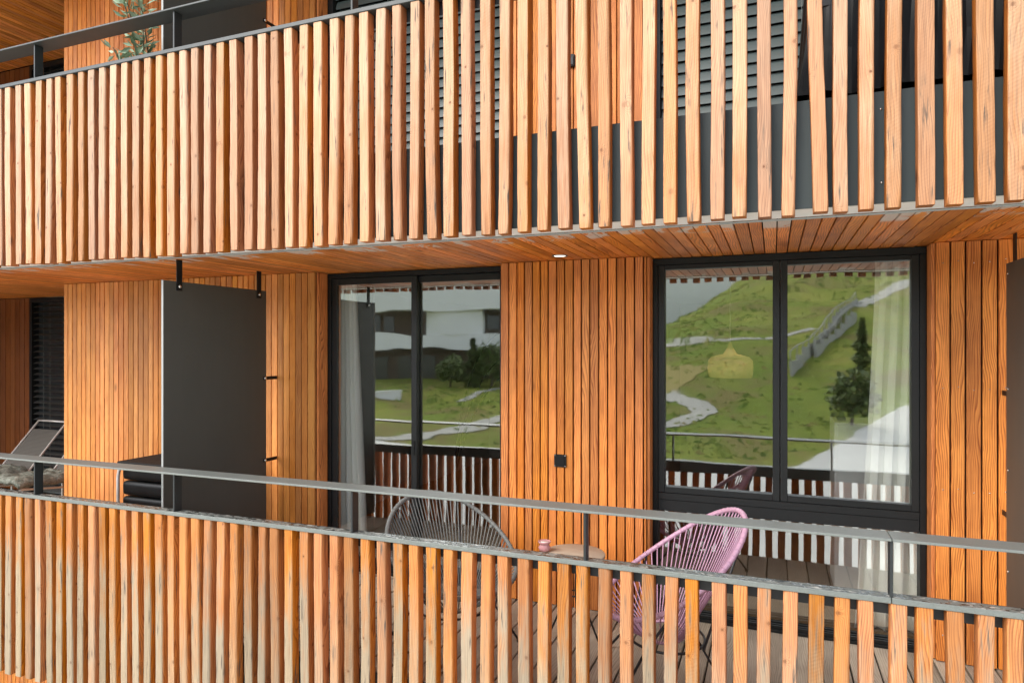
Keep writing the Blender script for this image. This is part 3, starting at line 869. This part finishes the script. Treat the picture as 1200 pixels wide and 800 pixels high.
# ------------------------------------------------------------------ loungers and the black chair at the left
def lounger(cx, yb, label):
    r_ = thing('sun_lounger', (cx, yb-.6, 0), label, 'lounger', 'tubular loungers in the far left recess')
    w = .245
    for s in (-1, 1):
        x = cx+s*w
        q = MB()
        prof = [(yb, .965), (yb-.03, .93), (yb-.44, .46), (yb-.52, .40), (yb-.62, .385), (yb-1.05, .44), (yb-1.12, .43), (yb-1.15, .38), (yb-1.15, .02), (yb-1.12, .012), (yb-.35, .012), (yb-.31, .03), (yb-.31, .55)]
        q.tube([(x, y, z) for y, z in prof], .0115, 8); q.build('side_tube', M['chrome'], r_)
    q = MB(); q.tube([(cx-w, yb, .965), (cx, yb+.004, .967), (cx+w, yb, .965)], .0115, 8); q.build('top_tube', M['chrome'], r_)
    q = MB(); q.tube([(cx-w, yb-1.12, .43), (cx-w+.03, yb-1.165, .435), (cx+w-.03, yb-1.165, .435), (cx+w, yb-1.12, .43)], .0115, 8); q.build('front_tube', M['chrome'], r_)
    q = MB(); a = w-.018
    q.add([(cx-a, yb-.075, .875), (cx+a, yb-.075, .875), (cx+a, yb-.44, .458), (cx-a, yb-.44, .458), (cx-a, yb-.067, .868), (cx+a, yb-.067, .868), (cx+a, yb-.432, .451), (cx-a, yb-.432, .451)],
          [(0,3,2,1), (4,5,6,7), (0,1,5,4), (1,2,6,5), (2,3,7,6), (3,0,4,7)]); q.build('backrest', M['webbing'], r_)
    q = MB(); n, m = 22, 34; V = []; F = []
    for j in range(m+1):
        for i in range(n+1):
            sx2 = i/n*2-1; t = j/m
            y = yb-.47-t*.64
            z = .475 + .05*t*t - .05*max(0, t-.9)*10*.6
            edge = max(0, abs(sx2)-.75)/.25
            z += .02*mnoise.noise(Vector((sx2*4+cx*3, t*7, .3))) + .014*mnoise.noise(Vector((sx2*11+cx, t*19, 1.3))) - .05*edge**2
            V.append((cx+sx2*(w+.015), y, z))
    for j in range(m):
        for i in range(n): F.append((j*(n+1)+i, j*(n+1)+i+1, (j+1)*(n+1)+i+1, (j+1)*(n+1)+i))
    q.add(V, F, True); f = q.build('fleece', M['fleece'], r_)
    md = f.modifiers.new('thick', 'SOLIDIFY'); md.thickness = .045
    return r_
lounger(-8.06, 2.28, 'tubular sun lounger with woven back and shaggy fleece, cut by the left picture edge')
lounger(-7.20, 2.28, 'tubular steel sun lounger with fleece half hidden by the timber wall corner')

bx0, bx1 = -5.00, -4.25
bc = thing('cushion_rack', ((bx0+bx1)/2, 1.0, 0), 'low steel tube rack stacked with shiny black cushions beside the grey partition', 'rack')
for k in range(6):
    r = random.Random(k); q = MB(); z = .14+k*.126; n = 20
    V = []; F = []
    bm = bmesh.new(); bmesh.ops.create_cube(bm, size=1.)
    for vv in bm.verts: vv.co = Vector(((bx0+bx1)/2+vv.co.x*(bx1-bx0-.004), .98+vv.co.y*.46, z+.06+vv.co.z*.118))
    bmesh.ops.bevel(bm, geom=list(bm.edges), offset=.036, segments=4, profile=.6, affect='EDGES')
    q.bm(bm, True); q.build('cushion', M['plastic'], bc)
for yy in (.73, 1.24):
    q = MB(); q.tube([(bx0-.012, yy, .012), (bx0-.012, yy, .79), (bx0, yy, .85), (bx0+.03, yy, .875), (bx0+.08, yy, .885), (bx1-.05, yy, .885), (bx1, yy, .87), (bx1+.012, yy, .83), (bx1+.012, yy, .012)], .013, 10)
    q.build('frame_tube', M['chrome'], bc)
q = MB(); q.box(bx0+.01, bx1+.05, .70, 1.27, .902, .930, .006); q.build('lid_board', M['black'], bc)
q = MB(); q.box(bx0, bx1, .72, 1.25, .11, .128, .003); q.build('base_board', M['black'], bc)

# ------------------------------------------------------------------ upper balcony: olive plant, covered furniture
pt = thing('potted_olive', (-4.60, .72, FF), 'leafy grey-green olive shrub in a pot on the upper balcony', 'plant')
q = MB(); q.lathe([(.12, .0), (.17, .30), (.18, .31), (.18, .34), (.15, .34), (.14, .30), (.0, .29)], (-4.60, .72, FF+.001), 32); q.build('pot', M['stone'], pt)
r = random.Random(4); stems = MB(); lv = MB()
for k in range(11):
    a = r.uniform(0, 6.28); ln = r.uniform(.75, 1.55); sp = r.uniform(.12, .42)
    pts = []
    for i in range(9):
        t = i/8
        pts.append(Vector((-4.60+cos(a)*sp*t**1.4+.02*sin(t*7+k), .72+sin(a)*sp*.7*t**1.4, FF+.29+ln*t)))
    stems.tube(pts, [.008*(1-t/9)+.002 for t in range(9)], 6)
    for i in range(95):
        t = r.uniform(.25, 1.0); j = min(7, int(t*8)); p = pts[j].lerp(pts[j+1], t*8-j)
        d = Vector((r.uniform(-1,1), r.uniform(-1,1), r.uniform(-.25,.9))).normalized(); L_ = r.uniform(.06, .11); wd = L_*.17
        p = p + d*r.uniform(.0, .05)
        s_ = d.cross(Vector((r.uniform(-1,1), r.uniform(-1,1), r.uniform(-1,1)))).normalized()*wd
        u_ = d.cross(s_).normalized()*wd*.3
        lv.add([p, p+d*L_*.45+s_+u_, p+d*L_, p+d*L_*.45-s_+u_, p+d*L_*.5-u_*.3], [(0,1,4), (1,2,4), (2,3,4), (3,0,4)])
stems.build('stem', M['bark'], pt); lv.build('foliage', M['olive'], pt)

cf = thing('covered_furniture', (.62, .75, FF), 'furniture under a crumpled black plastic cover behind the upper right battens', 'covered furniture')
bm = bmesh.new(); bmesh.ops.create_grid(bm, x_segments=34, y_segments=26, size=1.)
for vv in bm.verts:
    x, y = vv.co.x, vv.co.y
    e = max(abs(x), abs(y)); px = .60+x*.50; py = .80+y*.36
    h = 1.25*(1-sstep(.72, 1.0, e)) + .05
    nn = mnoise.noise(Vector((px*5, py*5, 2.)))*.07+mnoise.noise(Vector((px*13, py*13, h*4)))*.03
    vv.co = Vector((px+nn*.5*(e > .7), py+nn*.8*(e > .7), FF+.09+h+nn*.9))
q = MB(); q.bm(bm, False); cv = q.build('cover', M['plastic'], cf)
q = MB()
for (a, b) in ((.18, .52), (1.02, .52), (.18, 1.08), (1.02, 1.08)): q.box(a-.02, a+.02, b-.02, b+.02, FF+.001, FF+.6, .004)
q.box(.16, 1.04, .50, 1.10, FF+.60, FF+.66, .005); q.build('frame', M['black_rod'], cf)

# ------------------------------------------------------------------ the valley opposite (seen mirrored in the glass)
def tz_(x, y):
    d = -y
    k = .42 + .60*sstep(-34, -2, x)
    k *= 1 + .10*mnoise.noise(Vector((x*.02, y*.02, 0)))
    rise = .178*max(0, d-38) if d < 196 else .178*158 - .05*(d-196)
    z = -5.5 + k*rise*(sstep(36, 60, d)*.4+.6)
    z += (mnoise.noise(Vector((x*.06, y*.06, 3.)))*.9 + mnoise.noise(Vector((x*.19, y*.19, 7.)))*.25)*sstep(36, 52, d)
    return z
def axis(lo, hi, dense_lo, dense_hi, step, big):
    out = []; a = lo
    while a < hi:
        out.append(a); a += step if dense_lo <= a < dense_hi else big
    out.append(hi); return out
gx = axis(-700, 700, -90, 60, 1.5, 35); gy = axis(-900, 500, -216, -30, 1.5, 35)
V = [(x, y, tz_(x, y)) for y in gy for x in gx]; n = len(gx)
F = [(j*n+i, j*n+i+1, (j+1)*n+i+1, (j+1)*n+i) for j in range(len(gy)-1) for i in range(n-1)]
q = MB(); q.add(V, F, True); tag(q.build('ground', M['grass']), kind='structure')
def drape(name, pts, halfw, mat, lift=.06, steps=60):
    """ribbon laid on the terrain along a polyline"""
    P = []
    for i in range(len(pts)-1):
        a, b = Vector(pts[i]), Vector(pts[i+1])
        for k in range(steps//(len(pts)-1)): P.append(a.lerp(b, k/(steps//(len(pts)-1))))
    P.append(Vector(pts[-1])); V = []; F = []; w = 5
    for i, p in enumerate(P):
        t = (P[min(i+1, len(P)-1)]-P[max(i-1, 0)]).normalized(); nn = Vector((-t.y, t.x))
        for k in range(w+1):
            s = (k/w*2-1)*halfw*(1+.10*mnoise.noise(Vector((i*.55, k*.7+halfw*9, 5.)))+.3*mnoise.noise(Vector((i*.17, 2., halfw*7))))
            x, y = p.x+nn.x*s, p.y+nn.y*s
            V.append((x, y, tz_(x, y)+lift))
    for i in range(len(P)-1):
        for k in range(w): F.append((i*(w+1)+k, i*(w+1)+k+1, (i+1)*(w+1)+k+1, (i+1)*(w+1)+k))
    q = MB(); q.add(V, F, True); return tag(q.build(name, mat), kind='structure')
# pale forecourt below the house
V = []; F = []; nx_, ny_ = 60, 24
for j in range(ny_+1):
    for i in range(nx_+1):
        x = -60+110*i/nx_
        far = -36.5 - 17*sstep(-1, 12, x) - 2*sin(x*.15)
        y = -2.0 + (far+2.0)*j/ny_
        V.append((x, y, tz_(x, y)+.07))
for j in range(ny_):
    for i in range(nx_): F.append((j*(nx_+1)+i, j*(nx_+1)+i+1, (j+1)*(nx_+1)+i+1, (j+1)*(nx_+1)+i))
q = MB(); q.add(V, F, True); tag(q.build('forecourt', M['plaza']), kind='structure')
drape('path', [(-12.6,-59.5), (-11.1,-58.0), (-9.4,-57.0), (-7.6,-55.1), (-6.1,-53.2), (-5.3,-51.3), (-5.9,-49.3), (-7.2,-46.6), (-9.5,-45.0)], .95, M['path'])
drape('path', [(-40,-36.4), (-25.8,-40.3), (-23.9,-43.4), (-22.2,-48.5), (-17.0,-56.0)], .9, M['path'])
drape('path', [(-30.6,-57.1), (-30.6,-61.6), (-30.8,-67.0), (-27.0,-74.0)], .45, M['path'])
drape('track', [(-26.0,-101.0), (-16.5,-92.4), (-11.2,-84.0), (-5.6,-80.1), (-.5,-83.9), (5.0,-92.0)], .55, M['path'])
drape('road', [(12.0,-112.0), (14.2,-118.3), (19.2,-131.7), (26.8,-144.6), (40.0,-152.0)], 1.5, M['path'])
drape('field', [(-13.5,-62.8), (-7.4,-61.2)], 4.4, M['field'], .05, 24)

# conifers and broadleaf bushes on the meadow
def tree(x, y, h, spread, label, seed, conifer=True):
    z = tz_(x, y)
    r_ = thing('conifer_tree' if conifer else 'bushy_tree', (x, y, z), label, 'tree', 'trees on the meadow mirrored in the glass')
    r = random.Random(seed)
    q = MB(); q.tube([(x, y, z-.3), (x+.04*h*r.uniform(-.5,.5), y, z+h*.5), (x, y, z+h*.95)], [.035*h, .022*h, .005*h], 8); q.build('trunk', M['bark'], r_)
    q = MB()
    for i in range(int(1500 if conifer else 1500)):
        if conifer:
            t = r.random()**.9; zz = z+h*(.05+.95*t); rad = spread*(1-t)**.8*(.72+.28*sin(t*24+seed))
            a = r.uniform(0, 6.283); rr = rad*r.uniform(.25, 1.0)
            c = Vector((x+cos(a)*rr, y+sin(a)*rr, zz-rr*.22)); d = Vector((cos(a), sin(a), -.25+r.uniform(-.3,.3))).normalized()
        else:
            a = r.uniform(0, 6.283); e = r.uniform(-.9, 1.); k = r.uniform(.5, 1.)*(1+.25*mnoise.noise(Vector((cos(a)*2+seed, sin(a)*2, e*2))))
            c = Vector((x+cos(a)*spread*k*sqrt(max(0,1-e*e)), y+sin(a)*spread*k*sqrt(max(0,1-e*e)), z+h*(.55+.45*e*k)))
            d = Vector((r.uniform(-1,1), r.uniform(-1,1), r.uniform(-.5,1))).normalized()
        L_ = h*r.uniform(.05, .12); s_ = d.cross(Vector((r.uniform(-.4,.4), r.uniform(-.4,.4), 1))).normalized()*L_*.42
        q.add([c-d*L_*.5, c+s_, c+d*L_*.6, c-s_], [(0,1,2), (0,2,3)])
    q.build('crown', M['pine'], r_)
for (x, y, h, sp, lb, cf_) in ((-36.4,-66.5,3.8,1.9,'low bushy tree at the left end of the row before the white building', False), (-34.2,-68.2,6.0,2.3,'pine left of the broad tree before the white building', True),
                          (-32.4,-69.8,5.6,3.3,'broadest bushy tree in the row before the white building', False), (-29.8,-72.0,7.0,2.8,'tall pine at the right end of the row before the white building', True)):
    tree(x, y, h, sp, lb, int(-x*10), cf_)
tree(7.9, -66.5, 5.2, 1.5, 'slender dark conifer beside the pale stepped wall on the slope', 71)
tree(5.3, -48.0, 4.2, 1.7, 'round dark green bushy tree at the foot of the meadow', 73, False)

# low scrub, tussocks and dry grass clumps all over the meadow
def scrub():
    N = NT('scrub'); g = N.n('ShaderNodeNewGeometry')
    q = N.ramp(g.outputs['Random Per Island'], [(0, (.085,.135,.02)), (.35, (.13,.20,.03)), (.6, (.24,.28,.05)), (.85, (.36,.34,.09)), (1., (.28,.21,.09))])
    N.bsdf(q, .9, 0, .1); return N.m
q = MB(); r = random.Random(99)
for i in range(16000):
    d = 38+152*r.random()**1.5; x = r.uniform(-.78, .24)*(d+6.4)
    dens = mnoise.noise(Vector((x*.055, d*.055, 11.)))+.6*mnoise.noise(Vector((x*.17, d*.17, 4.)))
    if dens < r.uniform(-.35, .55): continue
    y = -d
    if -36.5-17*sstep(-1, 12, x) - 2.5 < y: continue
    z = tz_(x, y); h = r.uniform(.04, .17)*(.7+d/130); w_ = h*r.uniform(2.5, 8.)
    a = r.uniform(-.5, .5); ca, sa = cos(a)*w_*.5, sin(a)*w_*.5
    m = 5; V = []
    for k in range(m):
        an = 2*pi*k/m+r.uniform(0, .6); V.append((x+cos(an)*w_*.5, y+sin(an)*w_*.3, z-.08))
    V.append((x+r.uniform(-.2,.2)*w_, y, z+h))
    q.add(V, [(k, (k+1) % m, m) for k in range(m)])
sc_ = q.build('meadow_scrub', scrub()); tag(sc_, 'tussocks and dry grass scattered over the meadow mirrored in the windows', 'grass', None, 'stuff')

# pale stepped timber walls climbing the slope
def slope_wall(A, B, h, n, label):
    r_ = thing('slope_wall', (A[0], A[1], tz_(*A)), label, 'retaining wall', 'pale walls climbing the meadow')
    q = MB(); rl = MB(); a, b = Vector(A), Vector(B); L_ = (b-a).length/n; dr = (b-a).normalized(); nn = Vector((-dr.y, dr.x))
    top = []
    for i in range(n):
        p = a.lerp(b, i/n); e = a.lerp(b, (i+.96)/n)
        z0 = min(tz_(p.x, p.y), tz_(e.x, e.y))-.4; z1 = (tz_(p.x, p.y)+tz_(e.x, e.y))/2+h
        V = []
        for zz in (z0, z1):
            for c in (p+nn*.14, p-nn*.14, e-nn*.14, e+nn*.14): V.append((c.x, c.y, zz))
        q.add(V, [(0,1,2,3), (7,6,5,4), (0,4,5,1), (1,5,6,2), (2,6,7,3), (3,7,4,0)])
        top.append((p.x, p.y, z1+.75))
        rl.tube([(p.x, p.y, z1), (p.x, p.y, z1+.75)], .06, 6)
    rl.tube(top, .07, 6)
    q.build('wall', M['stone'], r_); rl.build('railing', M['stone'], r_)
slope_wall((1.6,-64.3), (12.8,-119.1), 1.0, 16, 'long pale stepped wall with railing climbing the meadow')
slope_wall((4.2,-74.2), (10.7,-99.3), 1.0, 7, 'shorter pale wall below the long railing wall on the meadow')

# white apartment building to the left, mirrored in the sliding door
hb = thing('apartment_building', (-48, -82, -4), 'white modern apartment building with projecting bands mirrored in the left door', 'building', 'white buildings of the valley')
def hbox(name, m, *b):
    q = MB(); q.box(*b); return q.build(name, m, hb)
hbox('ground_storey', M['far_timber'], -63, -34.5, -90, -77.5, -7, 1.3)
hbox('balcony_band', M['white_render'], -64, -33, -91, -75.6, 1.3, 3.5)
hbox('upper_storey', M['far_timber'], -63, -34.2, -90, -77.3, 3.5, 6.6)
q = MB(); n = 16
pts = [(-45, -77.2)] + [(-45+8.5*k/n, -75.4-1.0*(2*k/n-1)**2) for k in range(n+1)] + [(-36.5, -77.2)]
q.prism(pts, 'z', 3.5, 6.6); q.build('curved_bay', M['white_render'], hb)
hbox('roof_band', M['white_render'], -65, -32.5, -92, -74.6, 6.6, 10.6)
for k in range(5):
    wd = hbox('window', M['far_glass'], -62+k*2.4, -60.2+k*2.4, -77.35, -77.2, 3.8, 6.2)
wd = hbox('window', M['far_glass'], -36.2, -34.4, -77.25, -77.1, 4.1, 6.1)
for k in range(7):
    hbox('window', M['far_glass'], -61.5+k*3.8, -59.4+k*3.8, -77.52, -77.4, -3.2, .4)
hbox('chimney', M['stone'], -43, -41.6, -85, -83.8, 10.6, 12.)
gw = MB(); gw.box(-47, -38.2, -58.3, -57.9, -5.2, -3.3); gw.box(-47.1, -38.1, -58.4, -57.8, -3.3, -3.18); g_ = gw.build('garden_wall', M['white_render']); tag(g_, 'low white garden wall at the foot of the white building', 'wall', None, 'thing')
# tall white hall behind the ridge, mirrored top left in the wide window
hh = thing('white_hall', (-51, -249, 0), 'tall blank white hall rising behind the meadow ridge', 'building', 'white buildings of the valley')
q = MB(); q.box(-96, -7, -262, -236, -6, 38); q.build('wall', M['white_render'], hh)
q = MB(); q.box(-96.5, -6.5, -262.5, -235.5, 38.0, 39.2); q.build('roof', M['stone'], hh)


# ------------------------------------------------------------------ sky, sun, camera
w = bpy.data.worlds.new('World'); scene.world = w; w.use_nodes = True
t = w.node_tree; bg = t.nodes['Background']
sky = t.nodes.new('ShaderNodeTexSky'); sky.sky_type = 'NISHITA'; sky.sun_disc = False
SUN_EL, SUN_AZ = radians(40), radians(214)      # azimuth measured from +Y clockwise: from the front, a little left
sky.sun_elevation = SUN_EL; sky.sun_rotation = SUN_AZ
sky.air_density = .8; sky.dust_density = 3.5; sky.ozone_density = 1.0; sky.altitude = 1400
hs = t.nodes.new('ShaderNodeHueSaturation'); hs.inputs['Saturation'].default_value = .40
t.links.new(sky.outputs[0], hs.inputs['Color']); t.links.new(hs.outputs[0], bg.inputs[0]); bg.inputs[1].default_value = .15
sd = bpy.data.lights.new('sun', 'SUN'); sd.energy = .75; sd.angle = radians(40); sd.color = (1., .94, .84)
so = bpy.data.objects.new('sun', sd); COL.objects.link(so)
dv = Vector((sin(SUN_AZ)*cos(SUN_EL), cos(SUN_AZ)*cos(SUN_EL), sin(SUN_EL)))
so.rotation_euler = dv.to_track_quat('Z', 'Y').to_euler(); so.location = (-4, -8, 14)

cd_ = bpy.data.cameras.new('camera'); cam = bpy.data.objects.new('camera', cd_); COL.objects.link(cam)
cam.location = (0, -DCAM, ZCAM); cam.rotation_euler = (radians(90), 0, TH)
cd_.sensor_width = 36; cd_.lens = FOC/1200*36; cd_.shift_y = 5/1200
cd_.clip_start = .05; cd_.clip_end = 3000
scene.camera = cam

scene.view_settings.view_transform = 'Standard'; scene.view_settings.look = 'None'
scene.view_settings.exposure = 1.76; scene.view_settings.gamma = 1.0
scene.view_settings.use_curve_mapping = False
scene.cycles.max_bounces = 9; scene.cycles.diffuse_bounces = 5; scene.cycles.glossy_bounces = 5; scene.cycles.transparent_max_bounces = 12
scene.cycles.use_denoising = True
